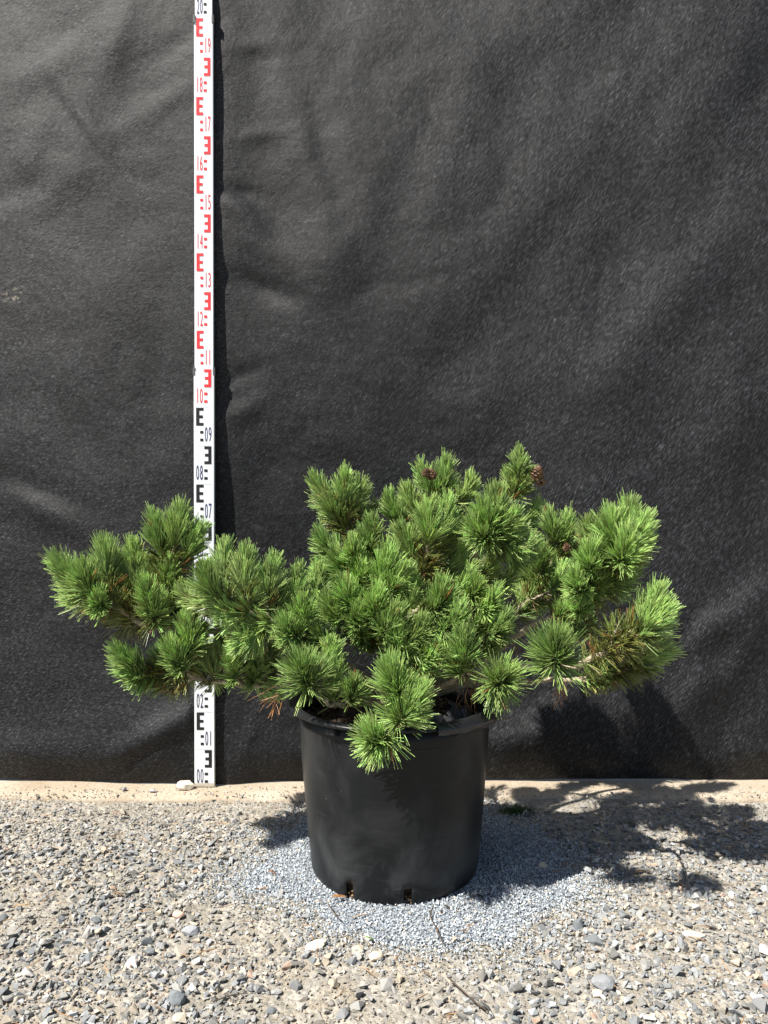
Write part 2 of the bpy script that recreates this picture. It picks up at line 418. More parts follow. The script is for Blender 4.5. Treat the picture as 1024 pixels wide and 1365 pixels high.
def scatter(name, P, S, C, hulls, tilt, mat, parent):
    n = len(P); pick = R.integers(0, len(hulls), n); Vs, Fs, Cs = [], [], []; off = 0
    rm = rotmats(n, tilt)
    for k, (hv, hf) in enumerate(hulls):
        idx = np.nonzero(pick == k)[0]
        if not len(idx): continue
        vv = np.einsum('nij,vj->nvi', rm[idx], hv) * S[idx, None, None] + P[idx, None, :]
        nv = len(hv)
        ff = hf[None] + (np.arange(len(idx)) * nv)[:, None, None] + off
        Vs.append(vv.reshape(-1, 3)); Fs.append(ff.reshape(-1, 3)); Cs.append(np.repeat(C[idx], nv, 0)); off += len(idx) * nv
    o = link(name, np_mesh(name, np.concatenate(Vs), np.concatenate(Fs), np.concatenate(Cs)), mat, parent)
    return o

def stone_colours(n, warm):
    g = R.uniform(0.18, 0.40, n)
    c = np.stack([g * 0.96, g * 1.0, g * 1.025], -1)
    k = R.random(n)
    c[k < 0.40] *= np.array([1.05, 1.0, 0.92])
    b = k > 0.86; c[b] = (np.array([0.46, 0.40, 0.32]) * R.uniform(0.8, 1.2, (n, 1)))[b]
    b = k > 0.985; c[b] = (np.array([0.46, 0.33, 0.25]) * R.uniform(0.8, 1.2, (n, 1)))[b]
    b = (k > 0.81) & (k < 0.86); c[b] = (np.array([0.56, 0.54, 0.51]) * R.uniform(0.9, 1.1, (n, 1)))[b]
    b = k < 0.10; c[b] *= 0.74
    dusty = warm[:, None] * np.array([0.44, 0.36, 0.26])
    return (c * (1 - 0.28 * warm[:, None]) + 0.28 * dusty * 0.85) * 0.82

def pile_r(x, y):
    """distance measure of the heap of blue chippings round the pot; < 1 is inside"""
    dx = x - (POT.x + 0.035); dy = y - (POT.y - 0.0)
    a = np.arctan2(dy, dx)
    rad = 0.362 + 0.008 * np.cos(a) + 0.075 * (fbm(np.cos(a) * 4 + 9, np.sin(a) * 4 + 2, 4) - .5) * 2
    rad = rad - 0.055 * np.clip(-np.sin(a), 0, 1)
    return np.hypot(dx, dy) / rad

hulls_mid = [hull(9, 0.58, 100 + i) for i in range(26)]
hulls_small = [hull(7, 0.65, 300 + i) for i in range(16)]
def gravel_density(x, y):
    d = fbm(x * 2.3 + 40, y * 3.3 + 12, 3)
    sand = np.clip((0.475 - d) * 7, 0, 1)
    edge = np.clip((y - 1.72) / 0.25, 0, 1)
    return sand, edge
# middling stones
n = 53000
x = R.uniform(-1.5, 1.5, n); y = R.uniform(0.85, 2.045, n)
sand, edge = gravel_density(x, y)
keep = (R.random(n) > 0.72 * sand + 0.25 * edge) & ((pile_r(x, y) > 1.0) | ((pile_r(x, y) > .78) & (R.random(n) < .30))) & ((y < 1.99) | (R.random(n) < .75))
x, y, sand, edge = x[keep], y[keep], sand[keep], edge[keep]; n = len(x)
s = np.exp(R.normal(math.log(0.0052), 0.43, n)) * (1 - 0.30 * edge); s = np.clip(s, 0.003, 0.0145)
s = np.where(y > 1.99, s * .75, s)
z = np.where(y > 2.012, -.002, ground_h(x, y)) + s * R.uniform(0.05, 0.55, n)
gravel = scatter('gravel', np.stack([x, y, z], -1), s, stone_colours(n, np.clip(sand + .6 * edge, 0, 1)), hulls_mid, 0.38, M['stone'], None)
tag(gravel, 'loose grey and beige crushed gravel spread over the yard', 'gravel', kind='stuff')
# fine grit between them
n = 29000
x = R.uniform(-1.5, 1.5, n); y = R.uniform(0.85, 2.085, n)
keep = (pile_r(x, y) > 0.97) & ((y < 2.03) | (R.random(n) < .45)); x, y = x[keep], y[keep]; n = len(x)
sand, edge = gravel_density(x, y)
s = np.exp(R.normal(math.log(0.0028), 0.35, n)); s = np.clip(s, 0.0013, 0.005)
gc = stone_colours(n, np.ones(n)); b = R.random(n) < 0.36
gc[b] = np.array([0.265, 0.24, 0.20]) * R.uniform(0.75, 1.25, (b.sum(), 1))
zz = np.where(y > 2.012, 0.0, ground_h(x, y))
grit = scatter('grit', np.stack([x, y, zz + s * 0.3], -1), s, gc, hulls_small, 0.5, M['stone'], None)
tag(grit, 'fine sandy grit lying between the gravel stones', 'grit', kind='stuff')
# blue-grey chippings round the pot
n = 60000
a = R.uniform(0, 2 * math.pi, n); rr = 0.47 * np.sqrt(R.random(n))
x = POT.x + 0.02 + rr * np.cos(a); y = POT.y + rr * np.sin(a)
pr = pile_r(x, y)
keep = ((pr < 0.96) | ((pr < 1.25) & (R.random(n) < 1.6 * np.clip(1.25 - pr, 0, 1)))) & (np.hypot(x - POT.x, y - POT.y) > 0.155)
x, y, pr = x[keep], y[keep], pr[keep]; n = len(x)
s = np.clip(np.exp(R.normal(math.log(0.0027), 0.22, n)), 0.0016, 0.0044)
mound = 0.010 * np.clip(1 - pr, 0, 1) + 0.004
z = ground_h(x, y) + mound + R.uniform(-0.001, 0.0025, n)
g = R.uniform(0.24, 0.62, n); cc = np.stack([g * 0.89, g * 0.98, g * 1.06], -1)
b = R.random(n) < 0.16; cc[b] *= 0.5
b = R.random(n) < 0.06; cc[b] = np.array([0.55, 0.48, 0.38])
chips = scatter('stone_chippings', np.stack([x, y, z], -1), s, cc, hulls_small, 0.7, M['chip'], None)
tag(chips, 'pale blue grey stone chippings heaped in a ring round the pot', 'chippings', kind='stuff')
# under-layer of the heap
hm = bmesh.new(); rings = 14; seg = 64; prev = None
for i in range(rings + 1):
    t = i / rings; row = []
    for k in range(seg):
        an = 2 * math.pi * k / seg
        lo, hi = 0.05, 0.5
        for _ in range(22):
            md = (lo + hi) / 2
            if pile_r(POT.x + .035 + md * math.cos(an), POT.y + md * math.sin(an)) < 1: lo = md
            else: hi = md
        rad = lo * 0.92 * (0.25 + 0.75 * t)
        px, py = POT.x + .035 + rad * math.cos(an), POT.y + rad * math.sin(an)
        row.append(hm.verts.new((px, py, float(ground_h(px, py)) + 0.010 * (1 - (0.25 + .75 * t)) + 0.003 - 0.006 * (t > .99))))
    if prev:
        for k in range(seg): hm.faces.new((prev[k], prev[(k + 1) % seg], row[(k + 1) % seg], row[k]))
    prev = row
bed = link('chipping_bed', bm_mesh('chipping_bed', hm, True), simple('blue_grey_dust', (0.20, 0.222, 0.25), 0.9, 0.4, 400, 0.2, 0, 0.8))
tag(bed, 'grey stone dust beneath the blue grey chippings', kind='structure')

# the larger stones, one object each
hulls_big = [hull(15, 0.6, 500 + i) for i in range(18)]
big_meshes = []
for k, (hv, hf) in enumerate(hulls_big):
    for c in ([.21, .215, .217], [.27, .265, .25], [.34, .31, .26], [.155, .168, .174]):
        jit = 1 + (np.random.default_rng(k).random((len(hv), 1)) - .5) * 0.12
        big_meshes.append(np_mesh('stone', hv, hf, np.array(c)[None] * jit))
cnt = 0; tries = 0; spots = []
while cnt < 280 and tries < 20000:
    tries += 1
    bx, by = R.uniform(-1.15, 1.15), R.uniform(0.98, 1.97)
    if abs(bx) > 0.52 * by + 0.08 or pile_r(bx, by) < 1.04: continue
    size = float(np.clip(np.exp(R.normal(math.log(0.0112), 0.28)), 0.008, 0.022))
    if by > 1.75: size *= 0.75
    if any((bx - a) ** 2 + (by - b) ** 2 < (size + c) ** 2 * 0.8 for a, b, c in spots): continue
    spots.append((bx, by, size))
    o = link('stone', big_meshes[R.integers(0, len(big_meshes))], M['stone'], ground)
    o.location = (bx, by, float(ground_h(bx, by)) + size * R.uniform(0.1, 0.35))
    o.rotation_euler = (R.normal(0, .25), R.normal(0, .25), R.uniform(0, 6.28)); o.scale = (size, size * R.uniform(.8, 1.1), size * R.uniform(.8, 1.2))
    cnt += 1

def ground_at(px, py):
    """ground point under a photo pixel"""
    c, s = math.cos(PITCH), math.sin(PITCH); a, b = (px - CX) / F_PX, -(py - CY) / F_PX
    dy, dz = c + b * s, -s + b * c; k = (GROUND_Z - CAM_H) / dz
    return a * k, dy * k

def rock(px, py, sx, sy, sz, col, seed, label, cat='stone', z=None, rz=0.0, yy=None):
    r = np.random.default_rng(seed); bm = bmesh.new()
    bmesh.ops.create_icosphere(bm, subdivisions=3, radius=1)
    pl = [(Vector(r.normal(size=3)).normalized(), r.uniform(.62, .9)) for _ in range(13)]
    for v in bm.verts:
        d = v.co.normalized(); k = 1.0
        for nrm, h in pl:
            dt = d.dot(nrm)
            if dt > 0.01: k = min(k, h / dt)
        nz = float(fbm(d.x * 3 + seed, d.y * 3 + d.z * 2 + 7, 3)) - .5
        v.co = d * k * (1 + nz * 0.10)
    me = bm_mesh('rock', bm, False)
    A = me.attributes.new('Col', 'FLOAT_COLOR', 'POINT')
    A.data.foreach_set('color', np.concatenate([np.tile(np.array(col), (len(me.vertices), 1)) * (1 + (r.random((len(me.vertices), 1)) - .5) * .1), np.ones((len(me.vertices), 1))], 1).astype(np.float32).ravel())
    gxp, gyp = ground_at(px, py)
    if yy: gxp, gyp = (px - CX) / F_PX * yy, yy
    o = link('rock', me, M['stone'])
    o.location = (gxp, gyp, (float(ground_h(gxp, gyp)) if z is None else z) + sz * .55)
    o.scale = (sx, sy, sz); o.rotation_euler = (0, 0, rz)
    tag(o, label, cat); return o
rock(245, 1046, .024, .018, .014, (.62, .56, .47), 3, 'cream lumpy rock on the ledge beside the foot of the staff', z=0.0, yy=2.072)
rock(162, 1048, .007, .007, .007, (.24, .24, .24), 4, 'small dark grey pebble on the ledge, left of the cream rock', z=0.0, yy=2.055)
rock(200, 1050, .011, .008, .005, (.34, .33, .32), 5, 'small flat grey pebble on the ledge between dark pebble and cream rock', z=0.0, yy=2.045)
rock(422, 1267, .020, .013, .010, (.60, .53, .43), 6, 'cream flat stone in front of the chippings, below the left pot slot', rz=.4)
rock(500, 1282, .014, .011, .008, (.58, .49, .35), 7, 'sandy yellow stone at the front edge of the chippings')
rock(238, 1223, .012, .010, .009, (.58, .42, .33), 8, 'pinkish rounded stone in the gravel left of the chippings')
rock(254, 1245, .017, .012, .010, (.30, .31, .33), 9, 'blue grey stone just below the pinkish stone', rz=.3)
rock(804, 1320, .020, .016, .013, (.26, .27, .28), 10, 'large dark grey stone in the gravel at lower right')
rock(925, 1253, .021, .012, .009, (.50, .46, .40), 12, 'long pale stone in the gravel at right', rz=-.3)
rock(362, 1218, .010, .008, .006, (.62, .57, .48), 13, 'cream flat stone at the left edge of the chippings')
rock(724, 1163, .010, .009, .010, (.56, .48, .36), 14, 'sandy round stone at the right edge of the chippings')
rock(236, 1335, .016, .012, .012, (.19, .21, .22), 15, 'dark slate stone on the sandy patch at lower left')

# ------------------------------------------------------------------ pot
pot = empty('plant_pot', POT)
tag(pot, 'big black plastic nursery pot standing on blue grey chippings', 'plant pot')
SEG = 144
def lathe(profile, seg=SEG, skip=None, wob=None):
    bm = bmesh.new(); rows = []
    for j, (r, z) in enumerate(profile):
        rows.append([bm.verts.new(((r + (wob(2 * math.pi * k / seg, z) if wob else 0)) * math.cos(2 * math.pi * k / seg),
                                   (r + (wob(2 * math.pi * k / seg, z) if wob else 0)) * math.sin(2 * math.pi * k / seg), z)) for k in range(seg)])
    for j in range(len(rows) - 1):
        for k in range(seg):
            if skip and skip(j, k): continue
            k2 = (k + 1) % seg
            bm.faces.new((rows[j][k], rows[j][k2], rows[j + 1][k2], rows[j + 1][k]))
    return bm
def pot_wob(a, z):
    return 0.0016 * math.sin(2 * a + 0.6) * (z / 0.35) + 0.0006 * math.sin(5 * a + z * 20)
slot_deg = [-122.5, -84.5, 30, 68, 106, 144]
slot_k = set()
for d in slot_deg:
    k0 = int(round((d % 360) / 360 * SEG)); slot_k |= {k0 % SEG, (k0 + 1) % SEG}
zs = [0.0, 0.004, 0.010, 0.020, 0.030, 0.036, 0.05, 0.08, 0.12, 0.16, 0.20, 0.24, 0.28, 0.31, 0.342]
prof = []
for z in zs:
    r = 0.1725 + (0.199 - 0.1725) * (z / 0.342) ** 0.92
    if z < 0.012: r -= 0.007 * (1 - z / 0.012) ** 1.6
    prof.append((r, z))
wall_skip = lambda j, k: k in slot_k and 0 < j < 5
bm = lathe(prof, skip=wall_skip, wob=pot_wob)
wall = link('pot_wall', bm_mesh('pot_wall', bm, True), M['pot'], pot)
md = wall.modifiers.new('thickness', 'SOLIDIFY'); md.thickness = 0.003; md.offset = -1
rimp = [(0.1985, 0.340), (0.2025, 0.3415), (0.213, 0.3415), (0.2170, 0.3422), (0.2190, 0.3443), (0.2190, 0.3468), (0.2175, 0.3495), (0.213, 0.351), (0.203, 0.3505), (0.1985, 0.348), (0.1955, 0.34), (0.195, 0.31)]
link('pot_rim', bm_mesh('pot_rim', lathe(rimp, wob=lambda a, z: pot_wob(a, z) + .001 * math.sin(3 * a)), True), M['pot'], pot)
# root ball seen through the slots
link('root_ball', bm_mesh('root_ball', lathe([(0.02, 0.003), (0.158, 0.003), (0.164, 0.03), (0.168, 0.06)], 96, wob=lambda a, z: .003 * math.sin(31 * a + z * 200)), False), M['soil'], pot)
for d in slot_deg[:2]:
    a = math.radians(d + 2.5)
    n = 16; P = np.stack([0.168 * np.cos(a) + R.uniform(-.006, .006, n) * np.sin(a) * -1, 0.168 * np.sin(a) + R.uniform(-.006, .006, n) * np.cos(a), R.uniform(.004, .020, n)], -1)
    c = np.array([[.30, .19, .11]]) * R.uniform(.3, 1.3, (n, 1))
    scatter('bark_bits', P, R.uniform(.002, .004, n), c, hulls_small, 1, M['barkchip'], pot)
# lugs under the rim
for d in (-126, -54, 54, 126):
    bm = bmesh.new(); bmesh.ops.create_cube(bm, size=1)
    bmesh.ops.scale(bm, vec=(0.012, 0.024, 0.014), verts=bm.verts); bmesh.ops.bevel(bm, geom=bm.edges[:], offset=.002, segments=2, affect='EDGES')
    o = link('handle_lug', bm_mesh('handle_lug', bm), M['pot'], pot); a = math.radians(d)
    o.location = (0.2045 * math.cos(a), 0.2045 * math.sin(a), 0.331); o.rotation_euler = (0, 0, a)
# soil
bm = lathe([(0.001, 0.318), (0.05, 0.318), (0.10, 0.312), (0.15, 0.308), (0.1955, 0.306)], 96,
           wob=lambda a, z: 0)
for v in bm.verts: v.co.z += (float(fbm(v.co.x * 40 + 8, v.co.y * 40 + 3, 4)) - .5) * 0.02
link('soil', bm_mesh('soil', bm, True), M['soil'], pot)
n = 900; a = R.uniform(0, 6.283, n); rr = 0.19 * np.sqrt(R.random(n))
P = np.stack([rr * np.cos(a), rr * np.sin(a), 0.316 - 0.05 * rr + R.uniform(-.002, .005, n)], -1)
c = np.array([[.09, .06, .04]]) * R.uniform(.3, 2.2, (n, 1)); c[R.random(n) < .12] = (.34, .22, .14)
o = scatter('bark_mulch', P, np.clip(np.exp(R.normal(math.log(.005), .4, n)), .002, .012), c, hulls_mid, .5, M['barkchip'], pot); o['kind'] = 'stuff'
# crumpled liner film over the right side of the rim
def film(a0, a1, seed, drop, inner, lift):
    bm = bmesh.new(); rows = []; na = 60
    sec = [(0.185 - inner, .310 + lift), (0.193, .340 + lift * .6), (0.199, .3535), (0.207, .3555), (0.216, .3545), (0.2225, .3475), (0.2235, .338), (0.222, .338 - drop * .5), (0.2205, .338 - drop)]
    for i in range(na + 1):
        t = i / na; a = math.radians(a0 + (a1 - a0) * t); row = []
        fade = min(1, 6 * t, 6 * (1 - t))
        for j, (r, z) in enumerate(sec):
            nz = float(fbm(t * 11 + seed, j * .55 + seed * 2, 3)) - .5
            hang = (0.35 + 1.1 * float(fbm(t * 5 + seed, 3, 2))) if j > 5 else 1
            zz = z if j <= 5 else .338 - (.338 - z) * hang * (.4 + .6 * fade)
            row.append(bm.verts.new(((r + nz * .008 + .0015) * math.cos(a), (r + nz * .008 + .0015) * math.sin(a), zz + max(nz, -.1) * .007)))
        rows.append(row)
    for i in range(na):
        for j in range(len(sec) - 1): bm.faces.new((rows[i][j], rows[i + 1][j], rows[i + 1][j + 1], rows[i][j + 1]))
    return bm_mesh('liner_film', bm, True)
link('liner_film', film(-70, 24, 4, .009, .0, .0), M['film'], pot)
# standing wrinkled flaps of liner inside the rim
for k, (d, h) in enumerate([(-60, .05), (-42, .065), (-22, .06), (70, .05)]):
    bm = bmesh.new(); rows = []
    for i in range(9):
        a = math.radians(d + (i - 4) * 2.6); row = []
        for j in range(6):
            nz = float(fbm(i * .5 + k * 9, j * .6 + k, 3)) - .5
            r = .176 - .006 * j + nz * .022 + .008 * math.sin(i * 1.1)
            row.append(bm.verts.new((r * math.cos(a), r * math.sin(a), .305 + h * j / 5 * (1 - ((i - 4) / 5) ** 2 * .7) + nz * .008)))
        rows.append(row)
    for i in range(8):
        for j in range(5): bm.faces.new((rows[i][j], rows[i + 1][j], rows[i + 1][j + 1], rows[i][j + 1]))
    link('liner_film', bm_mesh('liner_film', bm, True), M['film'], pot)

# ------------------------------------------------------------------ levelling staff
staff = empty('measuring_staff', (STAFF_X, STAFF_Y, 0))
tag(staff, 'tall white telescopic measuring staff with black and red graduations against the black fabric', 'measuring staff')
def box(name, x0, x1, y0, y1, z0, z1, mat, parent, bev=0.0):
    bm = bmesh.new(); bmesh.ops.create_cube(bm, size=1)
    for v in bm.verts: v.co = ((v.co.x + .5) * (x1 - x0) + x0, (v.co.y + .5) * (y1 - y0) + y0, (v.co.z + .5) * (z1 - z0) + z0)
    if bev: bmesh.ops.bevel(bm, geom=bm.edges[:], offset=bev, segments=2, affect='EDGES')
    return link(name, bm_mesh(name, bm), mat, parent)
SECT = [(0.0, 1.095, .0264, .0, .011), (1.095, 1.998, .0243, .0015, .0098), (1.998, 2.60, .0222, .003, .0088)]
sect = []
for z0, z1, hw, y0, y1 in SECT:
    sect.append(box('staff_section', -hw, hw, y0, y1, z0 + (.009 if z0 == 0 else 0), z1, M['white'], staff, .0012))
    for sg in (-1, 1):
        xa, xb = sorted((sg * (hw - .0002), sg * (hw + .0007)))
        box('edge_rail', xa, xb, y0 + .002, y1 - .001, z0 + .012, z1 - .002, M['alu'], sect[-1])
box('staff_foot', -.0268, .0268, -.0012, .012, 0.0005, .0095, M['foot'], staff, .001)
for zj, hw in ((1.093, .0266), (1.996, .0245)):
    for sg in (-1, 1):
        xa, xb = sorted((sg * (hw - .0035), sg * (hw + .002)))
        box('joint_clip', xa, xb, -.0012, .0105, zj - .010, zj + .011, M['clip'], staff, .0008)
def text_mesh(s, h, wd):
    cu = bpy.data.curves.new('txt', 'FONT'); cu.body = s; cu.size = 1; cu.resolution_u = 3
    tmp = bpy.data.objects.new('txt', cu); COL.objects.link(tmp)
    dg = bpy.context.evaluated_depsgraph_get(); me = bpy.data.meshes.new_from_object(tmp.evaluated_get(dg))
    bpy.data.objects.remove(tmp); bpy.data.curves.remove(cu)
    co = np.zeros(len(me.vertices) * 3); me.vertices.foreach_get('co', co); co = co.reshape(-1, 3)
    mn, mx = co.min(0), co.max(0); sp = mx - mn
    co = np.stack([(co[:, 0] - mn[0]) / sp[0] * wd, np.zeros(len(co)), (co[:, 1] - mn[1]) / sp[1] * h], -1)
    me.vertices.foreach_set('co', co.astype(np.float32).ravel()); me.update()
    me.materials.clear(); me.name = 'numeral'
    return me
def digits(s, h, wd):
    """tall narrow stroke numerals laid side by side"""
    gapw = wd * 0.16; dw = (wd - gapw) / 2; bm = bmesh.new()
    for i, ch in enumerate(s):
        me = text_mesh(ch, h, dw * (0.26 if ch == '1' else 1.0))
        off = i * (dw + gapw) + (dw * .42 if ch == '1' else 0)
        bm2 = bmesh.new(); bm2.from_mesh(me)
        bmesh.ops.translate(bm2, vec=(off, 0, 0), verts=bm2.verts); t = bpy.data.meshes.new('t'); bm2.to_mesh(t); bm2.free()
        bm.from_mesh(t); bpy.data.meshes.remove(t); bpy.data.meshes.remove(me)
    return bm_mesh('numeral', bm)
def quads(rects, y):
    bm = bmesh.new()
    for x0, x1, z0, z1 in rects:
        bm.faces.new([bm.verts.new(p) for p in ((x0, y, z0), (x1, y, z0), (x1, y, z1), (x0, y, z1))])
    return bm
for d in range(0, 26):
    zb = d / 10.0
    si = 0 if d < 11 else (1 if d < 20 else 2)
    sec = sect[si]; yb = SECT[si][3] - .0006; k = SECT[si][2] / .0264
    red = 10 <= d < 20; ink = M['red_ink'] if red else M['black_ink']; num = M['red_ink'] if red else M['blue_ink']
    if d % 2 == 0:   # E turned round at the right, figures at the left
        ex0, ex1, spine = .0008, .0192, (.0112, .0192); nx = -.0205; sx0, sx1 = .0004, .0092
    else:
        ex0, ex1, spine = -.0205, -.0012, (-.0205, -.0122); nx = .0022; sx0, sx1 = -.0100, -.0018
    rects = [(spine[0], spine[1], zb + .052, zb + .0985)]
    for q0, q1 in ((.052, .0595), (.0715, .079), (.091, .0985)):
        a0, a1 = (ex0, spine[0] - .00001) if d % 2 == 0 else (spine[1] + .00001, ex1)
        if q0 == .0715: a0, a1 = (ex0 + .0015, a1) if d % 2 == 0 else (a0, ex1 - .0015)
        rects.append((a0, a1, zb + q0, zb + q1))
    rects += [(sx0, sx1, zb + .0115, zb + .0185), (sx0, sx1, zb + .0315, zb + .0385)]
    rects = [(a * k, b * k, c, e) for a, b, c, e in rects]
    link('graduation', bm_mesh('graduation', quads(rects, yb)), ink, sec)
    link('scale_line', bm_mesh('scale_line', quads([(-.0205 * k, .0195 * k, zb + .1, zb + .1008)], yb - .0002)), M['pink_ink'] if red else M['grey_ink'], sec)
    o = link('numeral', digits('%02d' % d, .0385, .0172 * k), num, sec); o.location = (nx * k, yb, zb + .0105)

staff.rotation_euler = (0, 0.0045, 0)

# ------------------------------------------------------------------ pine
pine = empty('mountain_pine', (POT.x, POT.y, 0.31))
tag(pine, 'dwarf mountain pine with spreading green needle tufts growing in the black pot', 'pine shrub')
PO = Vector(pine.location)
def P3(px, py, dy): return at(px, py, POT.y + dy)

def curve_pts(pts, n):
    """Catmull-Rom through pts, resampled"""
    p = [np.array(q, float) for q in pts]; p = [2 * p[0] - p[1]] + p + [2 * p[-1] - p[-2]]
    out = []; segs = len(p) - 3
    for i in range(segs):
        m = max(2, n // segs)
        for j in range(m):
            t = j / m; a, b, c, d = p[i:i + 4]
            out.append(.5 * ((2 * b) + (-a + c) * t + (2 * a - 5 * b + 4 * c - d) * t ** 2 + (-a + 3 * b - 3 * c + d) * t ** 3))
    out.append(p[-2]); return np.array(out)

def tube(pts, r0, r1, seg=8, knob=0.12, power=1.0):
    n = len(pts); T = np.gradient(pts, axis=0); T /= np.linalg.norm(T, axis=1)[:, None] + 1e-9
    ref = np.array([0.3, 0.2, 1.0]); A = np.cross(T, ref); A /= np.linalg.norm(A, axis=1)[:, None] + 1e-9; B = np.cross(T, A)
    t = np.linspace(0, 1, n) ** power; r = (r0 + (r1 - r0) * t)[:, None] * (1 + R.normal(0, knob, (n, seg)))
    th = np.arange(seg) / seg * 2 * math.pi
    V = pts[:, None, :] + r[:, :, None] * (np.cos(th)[None, :, None] * A[:, None, :] + np.sin(th)[None, :, None] * B[:, None, :])
    V = V.reshape(-1, 3); Fq = []
    i, j = np.meshgrid(np.arange(n - 1), np.arange(seg), indexing='ij')
    Fq = np.stack([i * seg + j, i * seg + (j + 1) % seg, (i + 1) * seg + (j + 1) % seg, (i + 1) * seg + j], -1).reshape(-1, 4)
    # caps
    V = np.concatenate([V, pts[:1], pts[-1:]]); c0, c1 = len(V) - 2, len(V) - 1
    cap = [(c0, (k + 1) % seg, k, k) for k in range(seg)]
    Ft = np.concatenate([np.stack([Fq[:, 0], Fq[:, 1], Fq[:, 2]], -1), np.stack([Fq[:, 0], Fq[:, 2], Fq[:, 3]], -1),
                         np.array([(c0, (k + 1) % seg, k) for k in range(seg)]), np.array([(c1, (n - 1) * seg + k, (n - 1) * seg + (k + 1) % seg) for k in range(seg)])])
    return V, Ft

NEW = np.array([0.360, 0.530, 0.165]); MIDC = np.array([0.125, 0.175, 0.038]); OLD = np.array([0.23, 0.25, 0.068]); DEAD = np.array([0.36, 0.17, 0.06])
def needles(base, dirs, Ls, bend, wid, col):
    """curved three-sided needles; every array has one row per needle"""
    n = len(base)
    up = np.tile(np.array([0.31, 0.77, 0.55]), (n, 1)); A = np.cross(dirs, up); A /= np.linalg.norm(A, axis=1)[:, None] + 1e-9; B = np.cross(dirs, A)
    rot = R.uniform(0, 6.283, n)
    Vs = np.zeros((n, 9, 3)); Cs = np.zeros((n, 9, 3))
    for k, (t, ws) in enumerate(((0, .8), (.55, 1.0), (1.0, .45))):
        c = base + dirs * (Ls * t)[:, None] + bend * (Ls * t * t)[:, None]
        for j in range(3):
            th = rot + j * 2.0944
            Vs[:, k * 3 + j] = c + (wid * ws * .5)[:, None] * (np.cos(th)[:, None] * A + np.sin(th)[:, None] * B)
            Cs[:, k * 3 + j] = col * (0.64, 1.0, 1.25)[k]  # dark sheath end, deepened as painted shade; tip lightened as painted sheen
    f = []
    for k in range(2):
        for j in range(3): f.append((k * 3 + j, k * 3 + (j + 1) % 3, k * 3 + 3 + (j + 1) % 3, k * 3 + 3 + j))
    f = np.array(f); Fq = f[None] + (np.arange(n) * 9)[:, None, None]
    return Vs.reshape(-1, 3), Fq.reshape(-1, 4), Cs.reshape(-1, 3)

def foliate(path, Lneedle, flen, dens=1.0, newfrac=0.5, tone=1.0, yellow=0.0, deadp=0.02, cup=0.78):
    """needle brush on the last flen metres of a twig path (ends at the bud)"""
    seg = np.linalg.norm(np.diff(path, axis=0), axis=1); s = np.concatenate([[0], np.cumsum(seg)]); tot = s[-1]
    flen = min(flen, tot * .95); newl = min(0.062, flen) if newfrac > 0 else 0.0
    n1 = int(260 * dens * newl / 0.062); n2 = int(max(0, flen - newl) / 0.01 * 12 * dens)
    q = np.concatenate([newl * R.random(n1) ** 0.85, newl + (flen - newl) * R.random(n2)])      # distance from the bud
    n = len(q); isnew = np.arange(n) < n1
    pos = np.stack([np.interp(tot - q, s, path[:, i]) for i in range(3)], -1)
    p2 = np.stack([np.interp(np.clip(tot - q - .006, 0, tot), s, path[:, i]) for i in range(3)], -1)
    axis = pos - p2; axis /= np.linalg.norm(axis, axis=1)[:, None] + 1e-9
    ref = np.tile(np.array([0.2, 0.9, 0.35]), (n, 1)); A = np.cross(axis, ref); A /= np.linalg.norm(A, axis=1)[:, None] + 1e-9; B = np.cross(axis, A)
    ph = R.uniform(0, 6.283, n); rad = np.cos(ph)[:, None] * A + np.sin(ph)[:, None] * B
    ang = np.where(isnew, np.radians(11 + 42 * (q / max(newl, 1e-3)) * cup), np.radians((56 + 24 * np.clip((q - newl) / .08, 0, 1)))) + R.normal(0, .12, n)
    d = axis * np.cos(ang)[:, None] + rad * np.sin(ang)[:, None]
    # light: needles turn up a little, old ones sag
    d[:, 2] += np.where(isnew, .10, .0) + R.normal(0, .05, n); d /= np.linalg.norm(d, axis=1)[:, None]
    L = .82 * Lneedle * np.where(isnew, .82 + .25 * q / max(newl, 1e-3), .95 - .15 * np.clip((q - newl) / .1, 0, 1)) * R.uniform(.82, 1.1, n)
    bend = axis * np.where(isnew, .14, .16)[:, None] + np.stack([R.normal(0, .09, n), R.normal(0, .09, n), np.where(isnew, .03, -.03) + R.normal(0, .09, n)], -1)
    mixo = np.clip((q - newl) / .06, 0, 1)[:, None]
    col = np.where(isnew[:, None], NEW, MIDC * (1 - mixo) + OLD * mixo)
    col = col * (1 - yellow) + OLD * yellow * 1.05
    col = col * tone * R.uniform(.5, 1.4, (n, 1)) * (1 + R.normal(0, .05, (n, 3)))
    dd = (R.random(n) < np.where(isnew, deadp * .15, deadp * 2.2)); col[dd] = DEAD * R.uniform(.6, 1.3, (dd.sum(), 1))
    # two needles to a sheath
    out = []
    split = np.cross(d, rad + R.normal(0, .5, (n, 3))); split /= np.linalg.norm(split, axis=1)[:, None] + 1e-9
    for sg in (-1, 1):
        d2 = d + split * (sg * R.uniform(.04, .13, n))[:, None]; d2 /= np.linalg.norm(d2, axis=1)[:, None]
        out.append((pos + rad * .0015, d2, L * R.uniform(.95, 1.05, n), bend + split * (sg * -.03), R.uniform(.0015, .0022, n), col * R.uniform(.9, 1.1, (n, 1))))
    return [np.concatenate(z) for z in zip(*out)]

def tuft_obj(arrs, parent, org, name='needle_tuft'):
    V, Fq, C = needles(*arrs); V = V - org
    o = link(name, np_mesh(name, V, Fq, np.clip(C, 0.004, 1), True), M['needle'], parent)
    return o

